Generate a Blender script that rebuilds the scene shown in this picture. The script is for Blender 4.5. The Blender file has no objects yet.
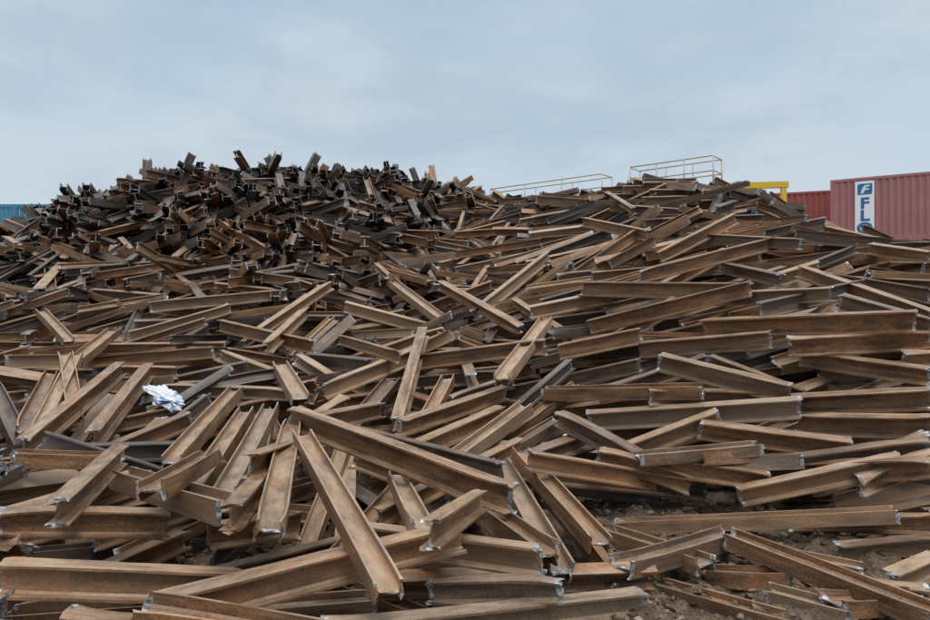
import bpy, math, random, time, bmesh
import numpy as np
from mathutils import Vector, Matrix, noise
random.seed(11); rng=np.random.default_rng(7)
T0=time.time()
scene=bpy.context.scene
COL=scene.collection
F=676.0; CAMZ=1.6
def link(o,parent=None):
    COL.objects.link(o)
    if parent is not None: o.parent=parent
    return o
# ------------------------------------------------------------------ node helpers
def newmat(name):
    m=bpy.data.materials.new(name); m.use_nodes=True
    nt=m.node_tree; nt.nodes.clear()
    out=nt.nodes.new('ShaderNodeOutputMaterial'); b=nt.nodes.new('ShaderNodeBsdfPrincipled')
    nt.links.new(b.outputs[0],out.inputs[0])
    return m,nt,b
def N(nt,t,**kw):
    n=nt.nodes.new(t)
    for k,v in kw.items(): setattr(n,k,v)
    return n
def ramp(nt,stops,src=None,interp='LINEAR'):
    r=nt.nodes.new('ShaderNodeValToRGB'); r.color_ramp.interpolation=interp
    el=r.color_ramp.elements
    while len(el)<len(stops): el.new(0.5)
    for e,(p,c) in zip(el,stops):
        e.position=p; e.color=(c[0],c[1],c[2],1) if hasattr(c,'__len__') else (c,c,c,1)
    if src is not None: nt.links.new(src,r.inputs[0])
    return r
def mix(nt,fac,a,b,mode='MIX'):
    m=nt.nodes.new('ShaderNodeMix'); m.data_type='RGBA'; m.blend_type=mode
    def s(sock,v):
        if hasattr(v,'links'): nt.links.new(v,sock)
        elif hasattr(v,'__len__'): sock.default_value=(v[0],v[1],v[2],1)
        else: sock.default_value=v
    s(m.inputs[0],fac); s(m.inputs[6],a); s(m.inputs[7],b)
    return m.outputs[2]
def math_(nt,op,a,b=None,clamp=False):
    m=nt.nodes.new('ShaderNodeMath'); m.operation=op; m.use_clamp=clamp
    for i,v in enumerate((a,b)):
        if v is None: continue
        if hasattr(v,'links'): nt.links.new(v,m.inputs[i])
        else: m.inputs[i].default_value=v
    return m.outputs[0]
def noise_n(nt,vec,scale,detail=4,rough=0.55,dist=0.0):
    n=nt.nodes.new('ShaderNodeTexNoise'); n.inputs['Scale'].default_value=scale
    n.inputs['Detail'].default_value=detail; n.inputs['Roughness'].default_value=rough
    n.inputs['Distortion'].default_value=dist
    nt.links.new(vec,n.inputs['Vector']); return n.outputs['Fac']
def mapping(nt,vec,scale):
    m=nt.nodes.new('ShaderNodeMapping'); m.inputs['Scale'].default_value=scale
    nt.links.new(vec,m.inputs['Vector']); return m.outputs[0]

# ------------------------------------------------------------------ materials
def rust_colour(nt,lp,tone,hue):
    st=noise_n(nt,mapping(nt,lp,(1.6,13,13)),1.0,6,0.65,0.4)
    blot=noise_n(nt,mapping(nt,lp,(4.0,8,8)),1.0,5,0.62)
    fine=noise_n(nt,lp,75,5,0.7)
    base=ramp(nt,[(0.31,(0.055,0.029,0.018)),(0.45,(0.150,0.077,0.040)),(0.58,(0.265,0.148,0.075)),(0.76,(0.44,0.285,0.165))],st).outputs[0]
    orange=ramp(nt,[(0.46,0),(0.62,1)],blot).outputs[0]
    c=mix(nt,math_(nt,'MULTIPLY',orange,math_(nt,'MULTIPLY',hue,.82,True)),base,(0.36,0.152,0.050))
    gf=ramp(nt,[(0.0,0.6),(0.3,0.0)],hue).outputs[0]
    c=mix(nt,gf,c,mix(nt,st,(0.06,0.048,0.040),(0.30,0.25,0.20)))
    big=noise_n(nt,mapping(nt,lp,(2.2,3,3)),1.0,3,0.5)
    c=mix(nt,ramp(nt,[(0.53,0),(0.66,0.45)],big).outputs[0],c,(0.075,0.042,0.028))
    c=mix(nt,1.0,c,ramp(nt,[(0.35,0.57),(0.65,1.35)],fine).outputs[0],'MULTIPLY')
    dk=ramp(nt,[(0.35,(0.026,0.026,0.029)),(0.7,(0.125,0.108,0.10))],st).outputs[0]
    tf=ramp(nt,[(0.08,1),(0.44,0)],tone).outputs[0]
    c=mix(nt,math_(nt,'MULTIPLY',tf,0.88),c,dk)
    hf=ramp(nt,[(0.56,0),(1.0,0.58)],tone).outputs[0]
    c=mix(nt,hf,c,mix(nt,blot,(0.30,0.18,0.10),(0.56,0.41,0.27)))
    g=N(nt,'ShaderNodeNewGeometry')
    sx=N(nt,'ShaderNodeSeparateXYZ'); nt.links.new(g.outputs['True Normal'],sx.inputs[0])
    up=ramp(nt,[(0.4,0),(0.9,1)],sx.outputs[2]).outputs[0]
    wn=noise_n(nt,mapping(nt,lp,(2.5,9,9)),1.7,6,0.7)
    dn=ramp(nt,[(0.39,0.02),(0.61,0.82)],wn).outputs[0]
    dustf=math_(nt,'MULTIPLY',math_(nt,'MULTIPLY',up,dn),math_(nt,'ADD',math_(nt,'MULTIPLY',tone,0.95),0.09),True)
    c=mix(nt,dustf,c,(0.49,0.36,0.245))
    return c,blot,fine
def make_rust():
    m,nt,b=newmat('rusty_steel')
    lp=N(nt,'ShaderNodeAttribute',attribute_name='lp').outputs['Vector']
    tone=N(nt,'ShaderNodeAttribute',attribute_name='tone').outputs['Fac']
    hue=N(nt,'ShaderNodeAttribute',attribute_name='hue').outputs['Fac']
    c,blot,fine=rust_colour(nt,lp,tone,hue)
    nt.links.new(c,b.inputs['Base Color'])
    nt.links.new(ramp(nt,[(0.3,0.34),(0.7,0.68)],blot).outputs[0],b.inputs['Roughness'])
    b.inputs['Metallic'].default_value=0.12
    bump=N(nt,'ShaderNodeBump'); bump.inputs['Strength'].default_value=0.6; bump.inputs['Distance'].default_value=0.004
    nt.links.new(math_(nt,'ADD',math_(nt,'MULTIPLY',fine,0.6),blot),bump.inputs['Height']); nt.links.new(bump.outputs[0],b.inputs['Normal'])
    return m
def make_cut():
    m,nt,b=newmat('sheared_steel')
    lp=N(nt,'ShaderNodeAttribute',attribute_name='lp').outputs['Vector']
    tone=N(nt,'ShaderNodeAttribute',attribute_name='tone').outputs['Fac']
    hue=N(nt,'ShaderNodeAttribute',attribute_name='hue').outputs['Fac']
    n1=noise_n(nt,lp,34,5,0.7); n2=noise_n(nt,lp,13,3,0.6)
    c=ramp(nt,[(0.35,(0.06,0.055,0.052)),(0.5,(0.32,0.32,0.32)),(0.66,(0.76,0.77,0.78))],n1).outputs[0]
    rc,_,_=rust_colour(nt,lp,tone,hue)
    at=math_(nt,'ADD',n2,math_(nt,'MULTIPLY',math_(nt,'SUBTRACT',hue,.5),.2))
    k=ramp(nt,[(0.47,0),(0.53,1)],at).outputs[0]
    c=mix(nt,k,c,rc)
    c=mix(nt,ramp(nt,[(0.1,0.5),(0.4,0)],tone).outputs[0],c,(0.09,0.095,0.105))
    nt.links.new(c,b.inputs['Base Color'])
    nt.links.new(math_(nt,'SUBTRACT',.5,math_(nt,'MULTIPLY',k,.5)),b.inputs['Metallic']); b.inputs['Roughness'].default_value=0.42
    bump=N(nt,'ShaderNodeBump'); bump.inputs['Strength'].default_value=0.9; bump.inputs['Distance'].default_value=0.008
    nt.links.new(n1,bump.inputs['Height']); nt.links.new(bump.outputs[0],b.inputs['Normal'])
    return m
def make_dirt():
    m,nt,b=newmat('dirt')
    tc=N(nt,'ShaderNodeNewGeometry').outputs['Position']
    n1=noise_n(nt,tc,1.3,6,0.6); n2=noise_n(nt,tc,11,7,0.75); n3=noise_n(nt,tc,70,4,0.75)
    c=ramp(nt,[(0.3,(0.085,0.055,0.036)),(0.5,(0.20,0.134,0.086)),(0.7,(0.35,0.25,0.17))],n2).outputs[0]
    c=mix(nt,math_(nt,'MULTIPLY',n1,0.45),c,(0.17,0.105,0.062))
    c=mix(nt,1.0,c,ramp(nt,[(0.35,0.5),(0.65,1.45)],n3).outputs[0],'MULTIPLY')
    nt.links.new(c,b.inputs['Base Color']); b.inputs['Roughness'].default_value=0.95
    bump=N(nt,'ShaderNodeBump'); bump.inputs['Strength'].default_value=1.0; bump.inputs['Distance'].default_value=0.06
    nt.links.new(math_(nt,'ADD',n2,math_(nt,'MULTIPLY',n3,0.35)),bump.inputs['Height']); nt.links.new(bump.outputs[0],b.inputs['Normal'])
    return m
def make_paint(name,col,wear=(0.25,0.12,0.08),amount=0.5,rough=0.55):
    m,nt,b=newmat(name)
    tc=N(nt,'ShaderNodeTexCoord').outputs['Object']
    n1=noise_n(nt,mapping(nt,tc,(1.2,1.2,0.5)),1.5,6,0.65); n2=noise_n(nt,tc,22,4,0.7)
    c=mix(nt,ramp(nt,[(0.5,0),(0.75,amount)],n1).outputs[0],col,wear)
    c=mix(nt,ramp(nt,[(0.66,0),(0.72,amount)],n2).outputs[0],c,(0.14,0.07,0.04))
    nt.links.new(c,b.inputs['Base Color']); b.inputs['Roughness'].default_value=rough
    return m
RUST=make_rust(); CUT=make_cut(); DIRT=make_dirt()

# ------------------------------------------------------------------ heap surface (plan of the yard)
P={
-100:[(2.2,.0),(2.6,.36),(3.6,.36),(4.6,.4),(6,.5),(8,.75),(11,1.3),(13,1.95),(15,2.6),(17,3.3),(19,3.3),(25,0.6),(30,0)],
0:[(2.2,.0),(2.6,.36),(3.4,.36),(4.6,.4),(6.2,.48),(8.3,.75),(11,1.3),(13,2.05),(15,2.85),(17,3.5),(18.5,3.5),(25,.8),(30,0)],
40:[(2.2,.0),(2.6,.36),(3.4,.36),(4.6,.4),(6.2,.48),(8.3,.75),(11,1.35),(13,2.15),(15,3.1),(17,4.05),(18.5,4.15),(25,.8),(30,0)],
100:[(2.2,.0),(2.6,.36),(3.4,.36),(4.6,.4),(6.2,.48),(8.3,.76),(10.8,1.35),(13,2.2),(15,3.25),(17.5,4.6),(19,4.6),(25,1),(30,0)],
180:[(2.2,.0),(2.6,.35),(3.5,.35),(4.4,.38),(6.2,.48),(8.2,.77),(10.6,1.33),(12.8,2.2),(15,3.4),(17.8,5.15),(19.5,5.25),(25,1.5),(31,0)],
270:[(2.2,.0),(2.6,.34),(3.6,.34),(4.3,.36),(5.3,.4),(6.6,.5),(8,.78),(10.5,1.29),(12.5,2.02),(14.5,3.05),(17,4.6),(18.6,5.5),(20.5,5.5),(26,1.5),(31,0)],
340:[(2.2,.0),(2.6,.33),(3.7,.33),(4.4,.35),(5.3,.38),(6.6,.5),(8,.8),(10.2,1.3),(12.2,1.95),(14.5,2.95),(17,4.3),(19.3,5.35),(21,5.35),(26,1.5),(31,0)],
390:[(2.2,.0),(2.6,.33),(3.7,.33),(4.4,.35),(5.3,.38),(6.6,.5),(8,.8),(10.2,1.3),(12.2,1.95),(14.5,2.9),(17,4.2),(20,5.7),(21.5,5.65),(26,1.5),(31,0)],
440:[(2.2,.0),(2.6,.32),(3.8,.32),(4.6,.33),(5.5,.36),(6.5,.48),(7.9,.8),(9.8,1.32),(11.8,1.94),(14.2,2.8),(17,3.95),(20,5.25),(21.5,5.2),(26,1.5),(31,0)],
500:[(2.4,.0),(2.8,.3),(4.4,.3),(5.4,.32),(6.4,.47),(7.6,.79),(9.4,1.32),(11.4,1.94),(13.8,2.8),(16.5,3.9),(19,4.8),(20.5,4.7),(25,1.5),(30,0)],
560:[(3.0,.0),(3.4,.28),(4.4,.22),(5.1,.22),(5.6,.28),(6.3,.48),(7.2,.85),(8.8,1.34),(10.5,1.94),(12.5,2.75),(15,3.8),(16.8,4.5),(18,4.4),(23,1),(27,0)],
610:[(4.6,.0),(5.0,.12),(5.6,.28),(6.3,.48),(7.1,.85),(8.4,1.34),(10,1.94),(11.8,2.7),(14,3.75),(15.7,4.45),(17,4.35),(22,1),(26,0)],
650:[(5.1,0),(5.5,.14),(6.1,.42),(6.9,.88),(7.9,1.36),(9.3,1.95),(11,2.7),(13,3.65),(14.7,4.45),(16,4.4),(21,1),(25,0)],
720:[(5.0,0),(5.4,.16),(5.9,.48),(6.5,.9),(7.3,1.38),(8.6,1.93),(10.2,2.6),(12.2,3.42),(14,4.2),(15.2,4.18),(20,1),(24,0)],
780:[(5.0,0),(5.35,.18),(5.8,.5),(6.4,.93),(7.0,1.38),(8.3,1.88),(9.9,2.5),(11.9,3.25),(13.2,3.65),(14.5,3.6),(19.5,.9),(23.5,0)],
830:[(4.8,0),(5.2,.2),(5.65,.54),(6.1,.95),(6.7,1.38),(8,1.85),(9.5,2.42),(11.2,2.9),(12.3,3.05),(13.5,3.0),(18,.8),(22,0)],
880:[(4.6,0),(5.0,.22),(5.45,.56),(6,.98),(6.6,1.39),(7.8,1.83),(9.2,2.36),(10.2,2.64),(12,2.7),(17,.8),(22,0)],
930:[(4.4,0),(4.85,.2),(5.35,.6),(5.9,.99),(6.5,1.41),(7.5,1.82),(9,2.34),(9.8,2.53),(12,2.55),(17,.8),(22,0)],
1050:[(4.3,0),(4.8,.2),(5.3,.6),(5.8,.99),(6.4,1.4),(7.4,1.8),(9,2.3),(9.8,2.48),(12,2.5),(17,.8),(22,0)],
}
ks=np.array([(u-465)/F for u in sorted(P)])
prof=[np.array(P[u]) for u in sorted(P)]
def Tfun(x,y):
    x=np.asarray(x,float); y=np.asarray(y,float)
    k=np.clip(x/np.maximum(y,0.5),ks[0],ks[-1]-1e-6)
    j=np.clip(np.searchsorted(ks,k,side='right')-1,0,len(ks)-2)
    Z=np.stack([np.interp(y,p[:,0],p[:,1],left=0,right=0) for p in prof])
    f=(k-ks[j])/(ks[j+1]-ks[j])
    f=f*f*(3-2*f)
    idx=np.indices(k.shape)
    z=Z[(j,)+tuple(idx)]*(1-f)+Z[(j+1,)+tuple(idx)]*f
    # lumps so that the ridge does not read as a smooth dome
    lump=.11*np.sin(x*1.9+y*.7)*np.sin(y*1.3-x*.6+1.0)+.07*np.sin(x*3.7+1.3)*np.cos(y*2.9)
    z=z+lump*np.clip((z-2.2)/1.6,0,1)
    return z*np.clip((26-np.abs(x))/4,0,1)
X0,Y0,RES=-24.0,2.2,0.04
NX=int(46/RES); NY=int(26/RES)
gx=X0+RES*(np.arange(NX)+.5); gy=Y0+RES*(np.arange(NY)+.5)
GX,GY=np.meshgrid(gx,gy)
T=Tfun(GX,GY)
def basefun(t): return np.maximum(0,t-0.65)
H=basefun(T).copy()
gTy,gTx=np.gradient(T,RES)
COUNT=np.zeros(T.shape,np.int8)
def cell(x,y):
    return (np.clip(((y-Y0)/RES).astype(int),0,NY-1),np.clip(((x-X0)/RES).astype(int),0,NX-1))
def Tat(x,y):
    i,j=cell(np.array([x]),np.array([y])); return float(T[i,j][0]),float(gTx[i,j][0]),float(gTy[i,j][0])

# section depth, flange width, flange and web thickness
TYPES=[(.150,.125,.013,.009),(.178,.115,.013,.009),(.135,.088,.012,.008),(.175,.150,.015,.010),(.115,.100,.012,.008),
       (.200,.155,.017,.012),(.18,.18,.018,.013),(.215,.185,.019,.014),(.122,.090,.012,.008),(.140,.100,.012,.008)]
NT=len(TYPES)
def env(w,b,h,rho):
    c,s=math.cos(rho),math.sin(rho)
    lo=np.full_like(w,-9.); hi=np.full_like(w,9.)
    for (cw,cz,hb) in ((c,s,b/2),(-s,c,h/2)):
        if abs(cz)<1e-3: cz=1e-3
        z1=(-hb-w*cw)/cz; z2=(hb-w*cw)/cz
        lo=np.maximum(lo,np.minimum(z1,z2)); hi=np.minimum(hi,np.maximum(z1,z2))
    return lo,hi
def rest(cx,cy,yaw,L,b,h,rho,clampslope=None):
    W=abs(b*math.cos(rho))+abs(h*math.sin(rho))
    cs,sn=math.cos(yaw),math.sin(yaw)
    nw=max(5,int(W/.034)+1); w=np.linspace(-W/2*.97,W/2*.97,nw)
    lo,hi=env(w,b,h,rho)
    slope=0.
    for it in range(2):
        Lh=L/math.sqrt(1+slope*slope)
        n=int(Lh/.037)//2; s=np.linspace(-Lh/2,Lh/2,2*n+1)
        X=cx+s[:,None]*cs-w[None]*sn; Y=cy+s[:,None]*sn+w[None]*cs
        iy,ix=cell(X,Y)
        g=(H[iy,ix]-lo[None]).max(1)
        sl,gl=s[:n],g[:n]; sr,gr=s[n+1:],g[n+1:]
        A=(gl[:,None]*sr[None]-gr[None]*sl[:,None])/(sr[None]-sl[:,None])
        i,j=np.unravel_index(A.argmax(),A.shape)
        slope=(gr[j]-gl[i])/(sr[j]-sl[i]); a=max(A[i,j],g[n])
        if clampslope is not None:
            c_=min(max(slope,clampslope[0]),clampslope[1])
            if c_!=slope:
                slope=c_; q=np.sort(g-slope*s); a=float(q[int(len(q)*.97)])
    a-=.015
    top=a+slope*s[:,None]+hi[None]
    return a,slope,iy,ix,top
beams=[]
def add(cx,cy,a,pitch,yaw,L,ty,rho,iy,ix,top,tone,hero=False):
    H[iy,ix]=np.maximum(H[iy,ix],top)
    beams.append(dict(c=(cx,cy,a),p=pitch,yaw=yaw,L=L,ty=ty,rho=rho,iy=iy,ix=ix,top=top,tone=tone,hero=hero))
def mound(x,y,z):
    # 0 on the brown slope, 1 on the less rusty upper-left bank, with shade painted in
    k=x/y
    return min(1,max(0,(z-1.3)/2.6))*min(1,max(0,(.06-k)/.14))
def picktype(x,y,z):
    m=mound(x,y,z)
    if random.random()<m: return random.choices([1,5,7,6],[1,4,3,3])[0]
    if y<5.2: return random.choices([0,1,2,4,8,9],[3,1,3,2,3,4])[0]
    return random.choices(range(7),[5,5,3,2,2,.8,.5])[0]
def pickroll(m=0):
    r=random.random()
    if r<.52: return 0
    if r<.84+.12*m: return math.pi/2
    return random.uniform(-1.2,1.2)
def slopes(cx,cy,yaw):
    t,gxv,gyv=Tat(cx,cy)
    return gxv*math.cos(yaw)+gyv*math.sin(yaw), -gxv*math.sin(yaw)+gyv*math.cos(yaw)
def crossroll(cx,cy,yaw):
    return max(-.5,min(.5,math.atan(slopes(cx,cy,yaw)[1])*0.55))
def pickyaw(cx,cy,z):
    k=cx/cy; r=random.random(); R=math.radians
    if random.random()<mound(cx,cy,z)*.85:
        return math.atan2(cy,cx)+random.gauss(0,R(26)) if r<.42 else random.uniform(0,math.pi)
    if k>0.12:
        return random.gauss(R(-1),R(10)) if r<.86 else random.gauss(R(12),R(42))
    if k>-0.2:
        return random.gauss(R(2),R(22)) if r<.6 else random.uniform(0,math.pi)
    if r<.40: return random.gauss(R(62),R(17))
    if r<.72: return random.gauss(R(5),R(20))
    return random.uniform(0,math.pi)
def picktone(cx,cy,z):
    t=random.betavariate(2.2,1.8)
    t-=.40*mound(cx,cy,z)  # upper-left beams: less rust, and their shade painted into the tone
    if cx/cy>0 and z>3.4: t-=.1
    if random.random()<.09: t=.12
    return min(1,max(0,t))
# ---- surveyed beams: bearings of the two ends as seen from the gate, laid on the heap surface
def surf(u,v,lift=.05):
    k=(u-465)/F; e=(310-v)/F
    ys=np.arange(2.7,24,.02)
    z=CAMZ+e*ys; t=Tfun(k*ys,ys)+lift
    hit=np.nonzero(z<=t)[0]
    y=ys[hit[0]] if len(hit) else (CAMZ-lift)/max(-e,.05)
    return k*y,y
S=[ # u1,v1,u2,v2,type,roll(0 web upright /1 web flat),tone
(575,228,660,246,1,0,.6),(600,190,645,222,2,0,.5),(640,298,775,256,1,0,.6),(660,262,735,240,1,0,.55),(690,240,800,262,0,0,.5),(795,250,890,247,1,0,.35),
(830,275,930,292,1,0,.6),(800,290,930,322,0,0,.5),(870,256,930,268,0,0,.6),(720,262,780,290,0,0,.5),(575,305,760,303,5,0,.6),(590,330,750,312,1,0,.62),
(560,300,640,268,0,0,.6),(470,318,552,258,1,0,.6),(455,262,540,236,0,0,.5),(350,252,455,300,1,1,.7),(372,278,462,330,1,1,.72),(365,262,440,318,2,0,.5),
(230,284,325,286,1,0,.4),(130,336,230,316,0,0,.55),(150,322,285,298,1,0,.5),(205,320,335,356,1,0,.6),(85,362,213,363,0,0,.5),(40,310,70,345,0,1,.8),
(60,392,122,320,1,1,.6),(10,448,58,360,0,1,.6),(30,440,80,372,2,1,.55),(66,378,76,420,0,1,.6),(0,462,132,378,1,0,.62),(100,420,170,405,2,0,.5),
(325,388,420,362,1,0,.6),(400,428,505,388,0,0,.62),(420,368,545,350,1,0,.5),(340,340,400,380,2,0,.5),
(285,432,345,396,0,0,.6),(280,365,300,416,1,1,.7),(545,388,702,416,0,1,.75),(600,392,708,352,0,0,.5),(480,452,602,428,0,0,.5),
(430,470,520,444,2,0,.4),(405,445,500,410,0,0,.6),(590,412,800,432,1,0,.55),(560,430,640,470,0,0,.5),(710,362,800,385,0,0,.5),(640,345,770,352,1,0,.3),
(705,322,915,362,5,0,.62),(790,372,930,345,1,0,.55),(800,352,930,385,0,0,.6),(660,392,790,408,1,0,.5),(785,402,930,408,1,0,.5),(800,425,930,440,1,0,.5),
(520,466,705,472,1,0,.55),(530,494,655,498,2,0,.5),(625,448,720,440,0,0,.75),(810,474,930,456,1,0,.6),(685,496,800,494,1,1.2,.5),(755,492,930,492,1,0,.55),
(805,494,932,524,0,.0,.55),(615,512,895,546,2,1,.85),(700,538,860,570,2,1,.7),(612,530,705,580,9,1,.6),(705,574,787,578,9,1,.45),(770,594,850,616,9,1,.5),
(890,586,935,566,9,0,.7),(500,462,560,556,0,1,.6),(520,470,600,574,9,1,.6),(552,498,612,570,9,1,.62),(455,470,545,560,0,1,.55),
(395,426,425,346,0,0,.35),(500,406,548,316,1,1,.8),(235,392,322,286,0,0,.68),
(0,596,238,572,9,0,.62),(325,618,642,602,8,0,.6),
(150,480,245,380,0,1,.62),(180,500,252,395,0,1,.55),(245,492,268,405,0,1,.6),(218,504,274,408,0,1,.7),(40,452,180,440,0,0,.4),(15,478,120,468,9,1,.45),
(210,522,300,500,9,0,.45),(0,548,165,532,9,0,.55),(20,578,152,560,8,1,.6),
(380,500,470,470,8,0,.5),(430,560,560,600,8,0,.5),(60,612,200,598,8,0,.4),(345,524,540,574,9,0,.6),
(150,622,458,552,9,0,.66),(0,528,140,468,0,.15,.6),(120,486,232,556,0,1,.62),
(150,560,212,472,9,1,.6),(232,600,262,505,8,0,.5),(330,430,250,520,9,0,.55),(420,540,395,470,8,1,.65),(60,560,120,480,9,0,.5),(430,600,480,520,8,0,.6),
(335,425,502,492,2,0,.15),(290,456,510,516,1,0,.6),(268,590,292,456,9,1,.66),(302,486,388,618,8,1,.66),
(440,300,520,330,0,0,.5),
(610,270,655,255,0,0,.5),(760,330,860,300,1,0,.5),(700,300,830,318,0,0,.6),(560,360,640,345,1,0,.4),(840,320,930,345,1,0,.55),(650,420,780,395,0,0,.6),
(260,330,330,300,0,0,.6),(300,450,380,410,0,0,.5),(90,445,150,380,1,0,.6),
(640,500,770,512,9,0,.5),(740,516,900,506,9,0,.6),(790,530,935,545,8,0,.55),(840,556,935,548,9,0,.45),(660,478,800,470,0,0,.6),(600,484,690,505,9,0,.5),
(700,450,850,462,0,0,.5),(820,585,930,600,8,0,.6),(860,515,940,500,9,0,.65),
]
heroes=[]
for (u1,v1,u2,v2,ty,rl,tone) in S:
    x1,y1=surf(u1,v1); x2,y2=surf(u2,v2)
    L=math.hypot(x2-x1,y2-y1); yaw=math.atan2(y2-y1,x2-x1)
    cx,cy=(x1+x2)/2,(y1+y2)/2
    L=max(.35,min(L,2.3))
    heroes.append((cx,cy,yaw,L,ty,rl,tone))
right=[h for h in heroes if h[0]/h[1]>.12]; left=[h for h in heroes if h[0]/h[1]<=.12]
right.sort(key=lambda h:h[1])
heroes=left+right
for (cx,cy,yaw,L,ty,rl,tone) in heroes:
    s=np.linspace(-L/2,L/2,max(6,int(L/.03))); w=np.linspace(-.075,.075,7)
    X=cx+s[:,None]*math.cos(yaw)-w*math.sin(yaw); Y=cy+s[:,None]*math.sin(yaw)+w*math.cos(yaw)
    m=np.zeros(T.shape,bool); m[cell(X,Y)]=True; COUNT+=m
LIMIT=np.where(COUNT>0,T+.03-.13*np.minimum(COUNT,4),T+.27)
# ---- filler beams, dropped one by one until the heap has its height
att=0; acc=0; NF=8500
while att<66000 and acc<NF and time.time()-T0<85:
    att+=1
    best=None
    near=random.random()<.40
    for _ in range(4):
        if near: x=random.uniform(-6.5,6); y=random.uniform(2.6,8.5)
        else: x=random.uniform(-15.5,13.5); y=random.uniform(6,22)
        if abs(x)/y>0.9: continue
        ii,jj=int((y-Y0)/RES),int((x-X0)/RES)
        t=T[ii,jj]
        if t<0.13: continue
        d=t-H[ii,jj]
        if gTy[ii,jj]<-0.25: d-=.4
        if best is None or d>best[0]: best=(d,x,y,t)
    if best is None: continue
    d,x,y,t=best
    k_=x/y
    L=random.triangular(.7,2.2,1.4) if k_<.1 else random.triangular(.9,2.6,2.0)
    if mound(x,y,t)>.5: L=random.triangular(1.2,2.5,1.8)
    ty=picktype(x,y,t); h,b,_,_=TYPES[ty]
    yaw=pickyaw(x,y,t)
    rho=pickroll(mound(x,y,t))+crossroll(x,y,yaw)+random.gauss(0,.06)
    a,sl,iy,ix,top=rest(x,y,yaw,L,b,h,rho)
    if abs(sl-slopes(x,y,yaw)[0])>(.20 if k_>.1 else .34): continue
    tt=T[iy,ix]
    if k_>.16 and float((tt<.08).mean())>.4: continue
    if (top-tt).mean()>.075: continue
    if ((top-LIMIT[iy,ix])>.04).mean()>.10: continue
    add(x,y,a,math.atan(sl),yaw,L,ty,rho,iy,ix,top,picktone(x,y,t)); acc+=1
# ---- beams poking out of the steep bank and the crest
def poke(x,y,yaw,pitch,L,dz):
    t,_,_=Tat(x,y); z=t+dz
    ty=picktype(x,y,t); h,b,_,_=TYPES[ty]; rho=random.uniform(-1.6,1.6) if random.random()<.12 else random.choice([0,math.pi/2])+random.gauss(0,.16)
    w=np.linspace(-.08,.08,5); s=np.linspace(-L/2,L/2,40)*math.cos(pitch)
    X=x+s[:,None]*math.cos(yaw)-w*math.sin(yaw); Y=y+s[:,None]*math.sin(yaw)+w*math.cos(yaw)
    iy,ix=cell(X,Y); top=z+math.tan(pitch)*s[:,None]+0*w+.08
    add(x,y,z,pitch,yaw,L,ty,rho,iy,ix,top,picktone(x,y,t))
def crestok(x,y,f):
    t,_,_=Tat(x,y); j=min(NX-1,max(0,int((x-X0)/RES))); return t>=f*float(T[:,j].max())
n=0
while n<360:
    k=random.uniform(-.74,.02); y=random.uniform(12.0,20.3); x=k*y
    t,_,g_=Tat(x,y)
    if t<1.8 or g_<-.2 or random.random()>mound(x,y,t)+.06: continue
    poke(x,y,math.atan2(y,x)+math.radians(random.gauss(0,20)),math.radians(random.gauss(4,10)),random.uniform(1.6,2.3),random.uniform(-.22,.04)); n+=1
n=0
while n<95:
    k=random.uniform(-.62,.0); y=random.uniform(15.8,20.8); x=k*y
    if not crestok(x,y,.86): continue
    poke(x,y,math.radians(random.uniform(0,180)),math.radians(random.choice([random.uniform(0,25),random.uniform(20,70)])),random.uniform(1.5,2.3),random.uniform(-.45,-.08)); n+=1
n=0
while n<24:
    k=random.uniform(.03,.40); y=random.uniform(13.5,18); x=k*y
    if not crestok(x,y,.92): continue
    poke(x,y,math.radians(random.choice([random.gauss(0,25),random.uniform(0,180)])),math.radians(random.uniform(0,20)),random.uniform(1.2,2),random.uniform(-.12,.03)); n+=1
# ---- lay the surveyed beams on top
for (cx,cy,yaw,L,ty,rl,tone) in heroes:
    h,b,_,_=TYPES[ty]
    rho=(rl*math.pi/2 if rl in (0,1) else rl)+crossroll(cx,cy,yaw)*.6+random.gauss(0,.04)
    s0=slopes(cx,cy,yaw)[0]
    a,sl,iy,ix,top=rest(cx,cy,yaw,L,b,h,rho,(s0-.13,s0+.13))
    ex=a-(Tat(cx,cy)[0]+(.30 if cy<6 else .18))
    if ex>0: a-=ex; top=top-ex
    Lr=min(2.4,L*math.sqrt(1+sl*sl))
    add(cx,cy,a,math.atan(sl),yaw,Lr,ty,rho,iy,ix,top,min(1,max(0,tone+random.gauss(0,.14))),True)
# ---- offcuts on the dirt
n=0;tries=0
while n<10 and tries<800:
    tries+=1
    x=random.uniform(.9,4.6); y=random.uniform(3.5,5.3); t,_,_=Tat(x,y)
    if t>.12: continue
    L=random.uniform(.3,1.2); ty=random.choice([2,4,8,9]); h,b,_,_=TYPES[ty]; yaw=random.gauss(0,.6); rho=math.pi/2+random.gauss(0,.12)
    a,sl,iy,ix,top=rest(x,y,yaw,L,b,h,rho)
    if abs(sl)>.1: continue
    n+=1
    add(x,y,a-.05,math.atan(sl),yaw,L,ty,rho,iy,ix,top-.05,random.uniform(.35,.7))

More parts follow.
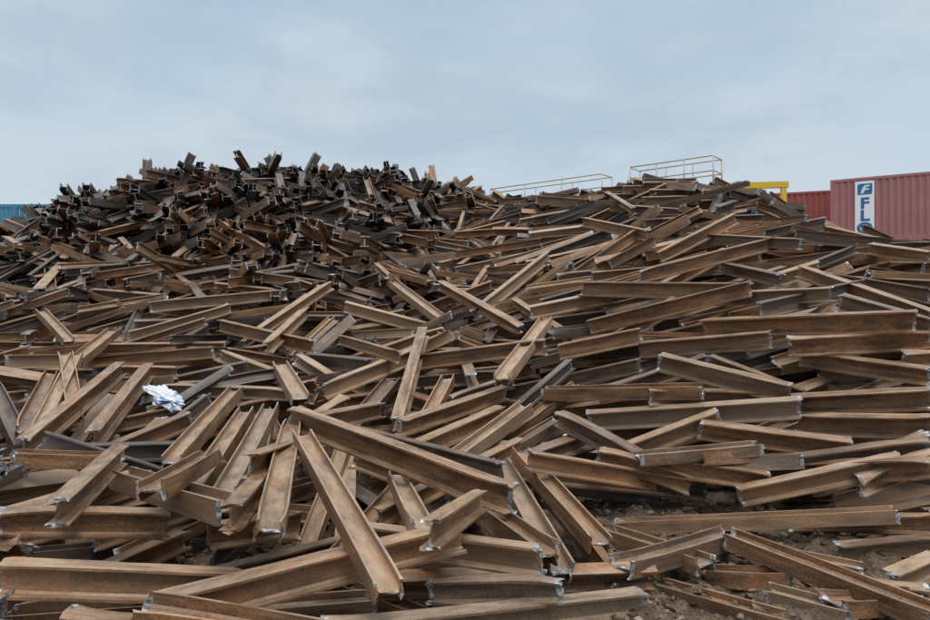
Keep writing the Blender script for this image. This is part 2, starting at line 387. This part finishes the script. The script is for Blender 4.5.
# ------------------------------------------------------------------ beam mesh builder
def outline(ty,hi=True):
    h,b,tf,tw=TYPES[ty]; H2,B2,t2=h/2,b/2,tw/2; r=.010
    if hi:
        q=[(B2,-H2),(B2,-H2+tf),(B2*.5,-H2+tf),(t2+r,-H2+tf),(t2,-H2+tf+r),(t2,-h*.15),(t2,h*.15),(t2,H2-tf-r),(t2+r,H2-tf),(B2*.5,H2-tf),(B2,H2-tf),(B2,H2)]
        top=[(B2*.5,H2),(0,H2),(-B2*.5,H2)]; bot=[(-B2*.5,-H2),(0,-H2),(B2*.5,-H2)]
    else:
        q=[(B2,-H2),(B2,-H2+tf),(t2,-H2+tf),(t2,H2-tf),(B2,H2-tf),(B2,H2)]; top=[];bot=[]
    left=[(-y,-z) for y,z in q]
    return np.array(q+top+left+bot)
OUT={(ty,hi):outline(ty,hi) for ty in range(NT) for hi in (True,False)}
def beam_rings(bm_,hi=True):
    L,ty=bm_['L'],bm_['ty']; h,b,tf,tw=TYPES[ty]
    o=OUT[(ty,hi)]; n=len(o)
    e1=min(.09,L*.15); e2=min(.24,L*.28)
    if hi: xs=np.array([-L/2,-L/2+.018,-L/2+e1,-L/2+e2,-L*.14,0,L*.14,L/2-e2,L/2-e1,L/2-.018,L/2])
    else: xs=np.array([-L/2,-L/2+.03,-L/2+e2*.6,0,L/2-e2*.6,L/2-.03,L/2])
    R=len(xs)
    V=np.zeros((R,n,3)); V[:,:,0]=xs[:,None]; V[:,:,1]=o[None,:,0]; V[:,:,2]=o[None,:,1]
    lp=V.copy()+rng.uniform(-50,50,3)
    Y=V[:,:,1].copy(); Z=V[:,:,2].copy(); X=V[:,:,0].copy()
    bad=rng.random()<.4 and bm_['dist']<12
    far=bm_['dist']>12
    for e in (-1,1):
        dist=(L/2-e*X)
        fall=np.clip(1-dist/.22,0,1)**2
        A=rng.normal(0,.016 if bad else .002,4)
        sgY=(Y>0).astype(int)*2+(Z>0).astype(int)
        V[:,:,2]+=fall*A[sgY]*(np.abs(Y)/(b/2))**1.5
        V[:,:,2]*=1-fall*abs(rng.normal(0,.05 if bad else .008))
        V[:,:,1]+=fall*rng.normal(0,.007 if bad else .001)
        f2=np.clip(1-dist/.2,0,1)
        sl_=.03 if far else .12
        V[:,:,0]+=f2*(rng.normal(0,sl_)*Z+rng.normal(0,sl_)*Y)
        ri=0 if e<0 else R-1
        V[ri,:,0]+=e*np.abs(rng.normal(0,.011,n)); V[ri,:,1:]+=rng.normal(0,.0025 if hi else .0006,(n,2))
    s=X/(L/2)
    V[:,:,1]+=rng.normal(0,.0025)*(s*s-.4); V[:,:,2]+=rng.normal(0,.002)*(s*s-.4)
    tw_=rng.normal(0,.012)*s
    y,z=V[:,:,1].copy(),V[:,:,2].copy()
    V[:,:,1]=y-z*tw_; V[:,:,2]=z+y*tw_
    if hi: V[:,:,2]+=rng.normal(0,.0010,(R,n))*(np.abs(Y)>b*.4)
    return V,lp,n,R
def faces_for(n,r0,r1,cap0,cap1,R):
    quads=[];mats=[]
    i=np.arange(n); j=(i+1)%n
    for r in range(r0,r1):
        a=(r-r0)*n
        quads.append(np.stack([a+i,a+j,a+n+j,a+n+i],1)); mats.append(np.full(n,1 if (r==0 or r==R-2) else 0))
    caps=[]
    if cap0: caps.append(np.arange(n)[::-1])
    if cap1: caps.append((r1-r0)*n+np.arange(n))
    return np.concatenate(quads),np.concatenate(mats),caps
def mesh_from(name,V,quads,qm,caps,lp,tone,hue):
    me=bpy.data.meshes.new(name)
    me.vertices.add(len(V)); me.vertices.foreach_set('co',V.astype(np.float32).ravel())
    loops=[quads.ravel()]+[c for c in caps]
    ls=list(np.arange(len(quads))*4); p=len(quads)*4
    for c in caps: ls.append(p); p+=len(c)
    L_=np.concatenate(loops).astype(np.int32)
    me.loops.add(len(L_)); me.loops.foreach_set('vertex_index',L_)
    me.polygons.add(len(ls)); me.polygons.foreach_set('loop_start',np.array(ls,np.int32))
    me.polygons.foreach_set('material_index',np.concatenate([qm,np.ones(len(caps),int)]).astype(np.int32))
    at=me.attributes.new('lp','FLOAT_VECTOR','POINT'); at.data.foreach_set('vector',lp.astype(np.float32).ravel())
    at=me.attributes.new('tone','FLOAT','POINT'); at.data.foreach_set('value',np.asarray(tone,np.float32))
    at=me.attributes.new('hue','FLOAT','POINT'); at.data.foreach_set('value',np.asarray(hue,np.float32))
    me.materials.append(RUST); me.materials.append(CUT)
    me.update(calc_edges=True); me.validate()
    me.polygons.foreach_set('use_smooth',np.zeros(len(me.polygons),bool))
    return me
def beam_matrix(B):
    y,p,r=B['yaw'],B['p'],B['rho']
    d=np.array([math.cos(y)*math.cos(p),math.sin(y)*math.cos(p),math.sin(p)])
    n=np.array([-math.sin(y),math.cos(y),0]); u=np.cross(d,n)
    Y=n*math.cos(r)+u*math.sin(r); Z=-n*math.sin(r)+u*math.cos(r)
    M=np.eye(4); M[:3,0]=d;M[:3,1]=Y;M[:3,2]=Z;M[:3,3]=B['c']; return M
for B in beams:
    x,y,z=B['c']
    u=465+F*x/y; v=310-F*(z-CAMZ)/y
    inf= -40<u<970 and -20<v<660
    vis=float((B['top']>=H[B['iy'],B['ix']]-.03).mean())
    dist=math.sqrt(x*x+y*y+(z-CAMZ)**2)
    B['dist']=dist; B['hue']=random.random()
    B['score']=(vis**1.2+.02)*B['L']*.2/dist**2*(1 if inf else .02)*(1.5 if B['hero'] else 1)
beams.sort(key=lambda b:-b['score'])
ind=beams[:300]; rest_=beams[300:]
GROUP='scrap steel girders heaped in the yard'
def label_for(B):
    L=B['L'];t=B['tone'];p=abs(math.degrees(B['p'])); z=B['c'][2]
    size='short' if L<1.0 else ('long' if L>1.8 else 'cut')
    col='dark grey' if t<.3 else ('pale rusty' if t>.72 else 'rusty brown')
    flat=abs(math.sin(B['rho']))>.8
    pose='lying sideways' if flat else 'with upright web'
    if p>28: pose='tilted steeply'
    where='on dirt' if (z<.22 and B['c'][0]>.6) else 'on the heap'
    return f"{size} {col} steel girder {pose} {where}"
for i,B in enumerate(ind):
    V,lp,n,R=beam_rings(B,True)
    M=Matrix(beam_matrix(B).tolist())
    if i<100:
        q,m,c=faces_for(n,1,R-2,False,False,R)
        VV=V[1:R-1].reshape(-1,3)
        me=mesh_from('steel_girder',VV,q,m*0,c,lp[1:R-1].reshape(-1,3),np.full(len(VV),B['tone']),np.full(len(VV),B['hue']))
        o=bpy.data.objects.new('steel_girder',me); o.matrix_world=M; link(o)
        for (ra,rb,c0,c1) in ((0,1,True,False),(R-2,R-1,False,True)):
            q,m,c=faces_for(n,ra,rb,c0,c1,R)
            VV=V[ra:rb+1].reshape(-1,3)
            me2=mesh_from('cut_end',VV,q,m*0+1,c,lp[ra:rb+1].reshape(-1,3),np.full(len(VV),B['tone']),np.full(len(VV),B['hue']))
            link(bpy.data.objects.new('cut_end',me2),o)
    else:
        q,m,c=faces_for(n,0,R-1,True,True,R)
        VV=V.reshape(-1,3)
        me=mesh_from('steel_girder',VV,q,m,c,lp.reshape(-1,3),np.full(len(VV),B['tone']),np.full(len(VV),B['hue']))
        o=bpy.data.objects.new('steel_girder',me); o.matrix_world=M; link(o)
    o['label']=label_for(B); o['category']='steel girder'; o['group']=GROUP
Vs=[];Qs=[];Ms=[];Cs=[];LPs=[];Ts=[];Hs=[];off=0
for B in rest_:
    hi=B['dist']<9
    V,lp,n,R=beam_rings(B,hi)
    q,m,c=faces_for(n,0,R-1,True,True,R)
    M=beam_matrix(B); VV=V.reshape(-1,3)@M[:3,:3].T+M[:3,3]
    Vs.append(VV);Qs.append(q+off);Ms.append(m);Cs+= [k+off for k in c];LPs.append(lp.reshape(-1,3));Ts.append(np.full(len(VV),B['tone']));Hs.append(np.full(len(VV),B['hue']));off+=len(VV)
me=mesh_from('scrap_heap',np.concatenate(Vs),np.concatenate(Qs),np.concatenate(Ms),Cs,np.concatenate(LPs),np.concatenate(Ts),np.concatenate(Hs))
o=link(bpy.data.objects.new('scrap_heap',me)); o['kind']='stuff'; o['label']='heap of smaller and more distant rusty steel girders'; o['category']='scrap steel'

# ------------------------------------------------------------------ ground sheet
def axis(segs):
    out=[]
    for a,b,st in segs: out+=list(np.arange(a,b,st))
    out.append(segs[-1][1]); return np.array(out)
ax=axis([(-600,-100,100),(-100,-30,10),(-30,-16,1),(-16,-.5,.25),(-.5,5.5,.03),(5.5,16,.25),(16,30,1),(30,100,10),(100,600,100)])
ay=axis([(-200,-20,30),(-20,0,4),(0,3,.3),(3,6.6,.03),(6.6,30,.3),(30,60,3),(60,100,10),(100,900,100)])
AX,AY=np.meshgrid(ax,ay)
Zg=basefun(Tfun(AX,AY))
def bumps(x,y):
    p=Vector((x,y,0))
    return .10*noise.noise(p*1.2)+.07*noise.noise(p*3.8)+.07*abs(noise.noise(p*8))+.04*abs(noise.noise(p*19))-.02
for i in range(len(ay)):
    if not(2<ay[i]<9): continue
    for j in range(len(ax)):
        if -3<ax[j]<7: Zg[i,j]+=bumps(ax[j],ay[i])
ny,nx=AX.shape
V=np.stack([AX.ravel(),AY.ravel(),Zg.ravel()],1)
idx=np.arange(nx*ny).reshape(ny,nx)
Q=np.stack([idx[:-1,:-1].ravel(),idx[:-1,1:].ravel(),idx[1:,1:].ravel(),idx[1:,:-1].ravel()],1)
me=bpy.data.meshes.new('ground'); me.from_pydata(V.tolist(),[],Q.tolist()); me.materials.append(DIRT)
me.polygons.foreach_set('use_smooth',np.ones(len(me.polygons),bool))
g=link(bpy.data.objects.new('ground',me)); g['kind']='structure'; g['label']='brown churned dirt ground of the scrap yard'; g['category']='ground'
CL,ntc,bc=newmat('clods')
gg=N(ntc,'ShaderNodeNewGeometry')
rn=gg.outputs['Random Per Island']
cc_=ramp(ntc,[(0,(0.06,0.038,0.025)),(0.5,(.17,.110,.069)),(.9,(.28,.195,.128)),(1,(.42,.33,.25))],rn).outputs[0]
cn=noise_n(ntc,gg.outputs['Position'],60,5,.7)
cc_=mix(ntc,1.0,cc_,ramp(ntc,[(.35,.6),(.65,1.35)],cn).outputs[0],'MULTIPLY')
ntc.links.new(cc_,bc.inputs['Base Color']); bc.inputs['Roughness'].default_value=.95
cb=N(ntc,'ShaderNodeBump'); cb.inputs['Strength'].default_value=.9; cb.inputs['Distance'].default_value=.012
ntc.links.new(cn,cb.inputs['Height']); ntc.links.new(cb.outputs[0],bc.inputs['Normal'])
ICO=[(0,0,1),(.89,0,.45),(.28,.85,.45),(-.72,.53,.45),(-.72,-.53,.45),(.28,-.85,.45),(.72,.53,-.45),(-.28,.85,-.45),(-.89,0,-.45),(-.28,-.85,-.45),(.72,-.53,-.45),(0,0,-1)]
ICF=[(0,1,2),(0,2,3),(0,3,4),(0,4,5),(0,5,1),(1,6,2),(2,7,3),(3,8,4),(4,9,5),(5,10,1),(6,7,2),(7,8,3),(8,9,4),(9,10,5),(10,6,1),(11,7,6),(11,8,7),(11,9,8),(11,10,9),(11,6,10)]
vs=[];fs=[]
for i in range(26000):
    x=random.uniform(-2.2,5.2); y=random.uniform(2.9,6.6)
    t=Tat(x,y)[0]
    if t>.4: continue
    s=.004+.034*random.random()**5
    z0=max(0,t-.65)+bumps(x,y)+s*.1
    base=len(vs); a=random.uniform(0,6.28);ca,sa=math.cos(a),math.sin(a)
    flat=random.random()<.4; e=random.uniform(.8,2.2); fz=.25 if flat else .7; tl=random.uniform(-.5,.5)
    for (px,py,pz) in ICO:
        q=random.uniform(.45,1.3)*s
        px*=q*e;py*=q;pz*=q*fz
        vs.append((x+px*ca-py*sa,y+px*sa+py*ca,z0+pz+px*tl))
    for t_ in ICF: fs.append([base+q for q in t_])
me=bpy.data.meshes.new('gravel'); me.from_pydata(vs,[],fs); me.materials.append(CL)
o=link(bpy.data.objects.new('gravel',me)); o['kind']='stuff'; o['label']='loose clods, pebbles and rust flakes on the dirt'; o['category']='gravel'

# ------------------------------------------------------------------ generic meshes
def boxes(name,lst,mats,parent=None):
    vs=[];fs=[]
    for (x0,x1,y0,y1,z0,z1) in lst:
        b=len(vs); vs+=[(x0,y0,z0),(x1,y0,z0),(x1,y1,z0),(x0,y1,z0),(x0,y0,z1),(x1,y0,z1),(x1,y1,z1),(x0,y1,z1)]
        for f in ((0,3,2,1),(4,5,6,7),(0,1,5,4),(1,2,6,5),(2,3,7,6),(3,0,4,7)): fs.append([b+i for i in f])
    me=bpy.data.meshes.new(name); me.from_pydata(vs,[],fs); me.materials.append(mats)
    return link(bpy.data.objects.new(name,me),parent)
def tubes(name,segs,r,mat,parent=None,ns=8):
    vs=[];fs=[]
    for a,b in segs:
        a=Vector(a);b=Vector(b);d=(b-a).normalized()
        up=Vector((0,0,1)) if abs(d.z)<.9 else Vector((1,0,0))
        s=d.cross(up).normalized();t=d.cross(s)
        k=len(vs)
        for q in (a,b):
            for i in range(ns):
                an=2*math.pi*i/ns; vs.append(tuple(q+r*(math.cos(an)*s+math.sin(an)*t)))
        for i in range(ns): fs.append([k+i,k+(i+1)%ns,k+ns+(i+1)%ns,k+ns+i])
        fs.append([k+i for i in range(ns)][::-1]); fs.append([k+ns+i for i in range(ns)])
    me=bpy.data.meshes.new(name); me.from_pydata(vs,[],fs); me.materials.append(mat)
    for p_ in me.polygons: p_.use_smooth=len(p_.vertices)==4
    return link(bpy.data.objects.new(name,me),parent)
# ------------------------------------------------------------------ containers
ROD=make_paint('galvanised_rod',(0.35,0.35,0.35))
def corr_wall(name,L,z0,z1,y,amp,mat,parent,pitch=.28,axis='x',off=0):
    pts=[];x=0
    while x<L-.001:
        for fx,fy in ((0,0),(.35,0),(.5,1),(.85,1)):
            xx=x+fx*pitch
            if xx<L: pts.append((xx,y+amp*fy))
        x+=pitch
    pts.append((L,y))
    vs=[];fs=[]
    for (a,b) in pts:
        for z in (z0,z1): vs.append((off+a,b,z) if axis=='x' else (b,off+a,z))
    for i in range(len(pts)-1): fs.append([2*i,2*i+2,2*i+3,2*i+1])
    me=bpy.data.meshes.new(name); me.from_pydata(vs,[],fs); me.materials.append(mat)
    return link(bpy.data.objects.new(name,me),parent)
def container(corner,ang,z,L,h,mat,label):
    W=2.44
    e=link(bpy.data.objects.new('shipping_container',None)); e.location=(corner[0],corner[1],z); e.rotation_euler=(0,0,ang); e.empty_display_size=.5
    e['label']=label; e['category']='shipping container'; e['group']='stacked shipping containers'
    p=.15
    fr=[]
    for x in (0,L-p):
        for y in (0,W-p): fr.append((x,x+p,y,y+p,.12,h-.12))
    for z0 in (0.004,h-.118):
        for y in (0.01,W-.13): fr.append((.14,L-.14,y,y+.12,z0,z0+.12))
        for x in (0.01,L-.13): fr.append((x,x+.12,.12,W-.12,z0+.002,z0+.119))
    boxes('frame',fr,mat,e)
    for x in (-.004,L-.176):
        for y in (-.004,W-.176):
            for z0 in (0,h-.12): boxes('corner_casting',[(x,x+.18,y,y+.18,z0,z0+.1195)],mat,e)
    corr_wall('side_panel',L-2*p,.11,h-.11,.025,.04,mat,e,off=p)
    corr_wall('side_panel',L-2*p,.11,h-.11,W-.07,.04,mat,e,off=p)
    corr_wall('end_panel',W-2*p,.11,h-.11,.03,.04,mat,e,axis='y',off=p)
    boxes('roof',[(.13,L-.13,.13,W-.13,h-.06,h-.02)],mat,e)
    for s in (0,1):
        y0=p+.01+s*(W/2-p); d=boxes('door',[(L-.08,L-.04,y0,y0+W/2-p-.02,.13,h-.13)],mat,e)
        for yy in (.3,.8): tubes('lock_rod',[((L-.01,y0+yy,.15),(L-.01,y0+yy,h-.15))],.017,ROD,d)
    return e
RED=make_paint('faded_red_paint',(0.36,0.15,0.145),wear=(0.46,0.26,0.24),amount=.6)
RED2=make_paint('dark_red_paint',(0.30,0.07,0.06),wear=(0.34,0.15,0.12),amount=.5)
BLU=make_paint('teal_blue_paint',(0.05,0.22,0.33),wear=(0.12,0.28,0.37),amount=.5)
a1=math.atan2(-2.05,3.3); a2=math.atan2(-.9,2.4)
for lev in range(3):
    top=container((17.4,32.2),a1,lev*2.44,12.19,2.90 if lev==2 else 2.44,RED,'faded red corrugated shipping container'+(' with a white sign' if lev==2 else ' in a stack'))
    container((15.95,36.0),a2,lev*2.6,6.06,2.59,RED2,'dark red corrugated shipping container stacked behind the heap')
    container((-32.9,40.3),0.0,lev*2.62,6.06,2.60,BLU,'teal blue corrugated shipping container in a stack')
    container((-31.1,44.5),0.0,lev*2.86,6.06,2.85,BLU,'tall teal blue shipping container in a stack')
    container((-22.45,40.8),0.0,lev*2.95,6.06,2.9,RED2,'dark red shipping container beyond the heap')
WH=make_paint('white_sign_paint',(0.82,0.84,0.84),wear=(.68,.68,.66),amount=.3)
BL,ntb,bb=newmat('blue_lettering'); bb.inputs['Base Color'].default_value=(0.03,0.13,0.32,1); bb.inputs['Roughness'].default_value=.5
CY,nty,by_=newmat('light_lettering'); by_.inputs['Base Color'].default_value=(0.68,0.78,0.82,1)
sx0=1.02; sw=.78
sg=boxes('sign_panel',[(sx0,sx0+sw,-.022,-.008,-.6,2.72)],WH,top); sg['label']='tall white sign panel with blue emblem and letters'
def text(ch,size,x,z,mat):
    c=bpy.data.curves.new('lettering','FONT'); c.body=ch; c.size=size; c.extrude=.002; c.align_x='CENTER'; c.offset=.026
    t=bpy.data.objects.new('lettering',c); COL.objects.link(t)
    dg=bpy.context.evaluated_depsgraph_get(); me=bpy.data.meshes.new_from_object(t.evaluated_get(dg)); bpy.data.objects.remove(t)
    me.materials.clear(); me.materials.append(mat)
    o=bpy.data.objects.new('lettering',me); link(o,sg); o.rotation_euler=(math.pi/2,0,0); o.location=(x,-.027,z); o.scale=(1.12,1,1); return o
xm=sx0+sw/2
for ch,z in (('F',1.46),('L',.88),('O',.30)): text(ch,.70,xm,z,BL)
def poly(name,pts,mat,y):
    me=bpy.data.meshes.new(name); me.from_pydata([(a,y,b+.30) for a,b in pts],[],[list(range(len(pts)))]); me.materials.append(mat)
    return link(bpy.data.objects.new(name,me),sg)
poly('emblem',[(xm-.29,1.79),(xm+.25,1.79),(xm+.30,1.86),(xm+.30,2.30),(xm-.24,2.30),(xm-.29,2.23)],BL,-.026)
poly('emblem_swoosh',[(xm-.17,1.85),(xm-.05,1.85),(xm+.00,1.99),(xm+.15,2.01),(xm+.19,2.08),(xm+.03,2.08),(xm+.07,2.15),(xm+.21,2.17),(xm+.2,2.23),(xm+.0,2.22),(xm-.09,2.12)],CY,-.030)
# ------------------------------------------------------------------ walkways with handrail
RAIL=make_paint('pale_yellow_rail',(0.50,0.47,0.34),wear=(.48,.46,.42),amount=.5)
YEL=make_paint('yellow_paint',(0.68,0.45,0.03),wear=(.4,.3,.1),amount=.3)
GRY=make_paint('grey_steel',(0.22,0.22,0.21))
def walkway(p0,p1,zd,step,label):
    p0=Vector(p0);p1=Vector(p1); L=(p1-p0).length; ang=math.atan2(p1.y-p0.y,p1.x-p0.x)
    e=link(bpy.data.objects.new('raised_walkway',None)); e.location=(p0.x,p0.y,0); e.rotation_euler=(0,0,ang)
    e['label']=label; e['category']='walkway'
    zt=zd+1.1
    boxes('deck',[(0,L,0,.9,zd-.08,zd)],GRY,e)
    n=max(2,int(L/step)+1)
    for x in np.linspace(.1,L-.1,3):
        for y in (.03,.75): boxes('support_leg',[(x-.06,x+.06,y,y+.12,0,zd-.083)],GRY,e)
    for y in (.04,.86):
        segs=[((0,y,zt),(L,y,zt)),((0,y,zt-.5),(L,y,zt-.5))]
        segs+=[((x,y,zd),(x,y,zt)) for x in np.linspace(0,L,n)]
        tubes('handrail',segs,.026,RAIL,e)
    for x in (0,L):
        for dz in (.02,.5): tubes('end_rail',[((x,.04,zt-dz),(x,.86,zt-dz))],.022,RAIL,e)
    return e
walkway((1.04,28.2),(5.05,25.0),5.55,1.5,'raised steel walkway with pale yellow handrails')
walkway((5.95,24.4),(8.25,22.5),5.66,.75,'short raised walkway with pale yellow handrails')
e=link(bpy.data.objects.new('lifting_frame',None)); e.location=(8.75,22.3,0); e.rotation_euler=(0,0,-.15); e['label']='yellow steel frame standing behind the girder heap'; e['category']='steel frame'
for x in (0,1.6): boxes('post',[(x,x+.16,0,.14,0,5.6)],YEL,e)
boxes('crossbar',[(-.05,1.82,-.01,.15,5.603,5.80)],YEL,e)
boxes('brace',[(.163,1.597,.03,.09,5.2,5.31)],YEL,e)

# ------------------------------------------------------------------ plastic bag
bx,by=surf(165,398,.1)
bm=bmesh.new(); bmesh.ops.create_icosphere(bm,subdivisions=5,radius=.1)
for v in bm.verts:
    p=v.co.normalized()
    d=1+.7*noise.noise(p*1.6+Vector((3,1,2)))+.6*abs(noise.noise(p*2.8))+.16*abs(noise.noise(p*9))
    v.co=Vector((p.x*1.6,p.y*.8,p.z*.5))*.115*d
me=bpy.data.meshes.new('plastic_bag'); bm.to_mesh(me); bm.free()
MB,ntp,bp=newmat('bag_plastic')
tc=N(ntp,'ShaderNodeTexCoord').outputs['Object']
f=noise_n(ntp,tc,6,2,.5)
c=ramp(ntp,[(.42,(.60,.61,.62)),(.57,(.60,.61,.62)),(.59,(.10,.20,.45)),(.64,(.1,.2,.45)),(.66,(.58,.58,.60))],f).outputs[0]
ntp.links.new(c,bp.inputs['Base Color']); bp.inputs['Roughness'].default_value=.4
me.materials.append(MB)
ii,jj=cell(np.array([bx]),np.array([by])); zz=float(H[ii[0]-2:ii[0]+3,jj[0]-2:jj[0]+3].max())
o=link(bpy.data.objects.new('plastic_bag',me)); o.location=(bx,by,zz+.03); o.rotation_euler=(.2,.35,-.5)
o['label']='crumpled white and blue plastic bag lying on girders'; o['category']='plastic bag'

# ------------------------------------------------------------------ light, world, camera
el=math.radians(58); az=math.radians(150)
sd=bpy.data.lights.new('sun','SUN'); sd.energy=1.5; sd.angle=math.radians(24); sd.color=(1,.96,.9)
so=link(bpy.data.objects.new('sun',sd))
dirv=Vector((math.sin(az)*math.cos(el),math.cos(az)*math.cos(el),math.sin(el)))
so.rotation_euler=dirv.to_track_quat('Z','Y').to_euler(); so.location=(0,0,30)
w=bpy.data.worlds.new('World'); scene.world=w; w.use_nodes=True; nt=w.node_tree; nt.nodes.clear()
out=nt.nodes.new('ShaderNodeOutputWorld'); bg=nt.nodes.new('ShaderNodeBackground'); nt.links.new(bg.outputs[0],out.inputs[0])
sky=nt.nodes.new('ShaderNodeTexSky'); sky.sky_type='NISHITA'; sky.sun_disc=False; sky.sun_elevation=el; sky.sun_rotation=az
tc=nt.nodes.new('ShaderNodeTexCoord').outputs['Generated']
n1=noise_n(nt,mapping(nt,tc,(1,1,2.6)),1.9,6,.5,.4)
sep=nt.nodes.new('ShaderNodeSeparateXYZ'); nt.links.new(tc,sep.inputs[0])
vert=ramp(nt,[(0.0,(6.3,7.1,7.8)),(.16,(5.7,6.8,7.7)),(.42,(4.2,5.8,7.3)),(.55,(6,7.3,8.3)),(1,(18,19,20))],sep.outputs[2]).outputs[0]
zm=ramp(nt,[(.45,0),(.9,1)],sep.outputs[2]).outputs[0]
c=mix(nt,ramp(nt,[(.38,0),(.60,.85)],n1).outputs[0],vert,mix(nt,zm,(6.1,6.9,7.6),(18,19,20)))
n2=noise_n(nt,mapping(nt,tc,(1,1,2.8)),2.4,7,.6,.3)
c=mix(nt,ramp(nt,[(.44,0),(.62,.7)],n2).outputs[0],c,mix(nt,zm,(4.3,5.5,6.6),(15,16,17)))
c=mix(nt,.95,sky.outputs[0],c)
nt.links.new(c,bg.inputs[0]); bg.inputs[1].default_value=.1
cd=bpy.data.cameras.new('camera'); cam=link(bpy.data.objects.new('camera',cd)); cam.location=(0,0,CAMZ); cam.rotation_euler=(math.radians(90),0,0)
cd.sensor_width=36; cd.lens=36*F/930; cd.clip_end=3000; cd.clip_start=.05
scene.camera=cam
scene.view_settings.view_transform='Standard'; scene.view_settings.look='None'; scene.view_settings.exposure=0
print('DONE',len(beams),acc,att,round(time.time()-T0,1))
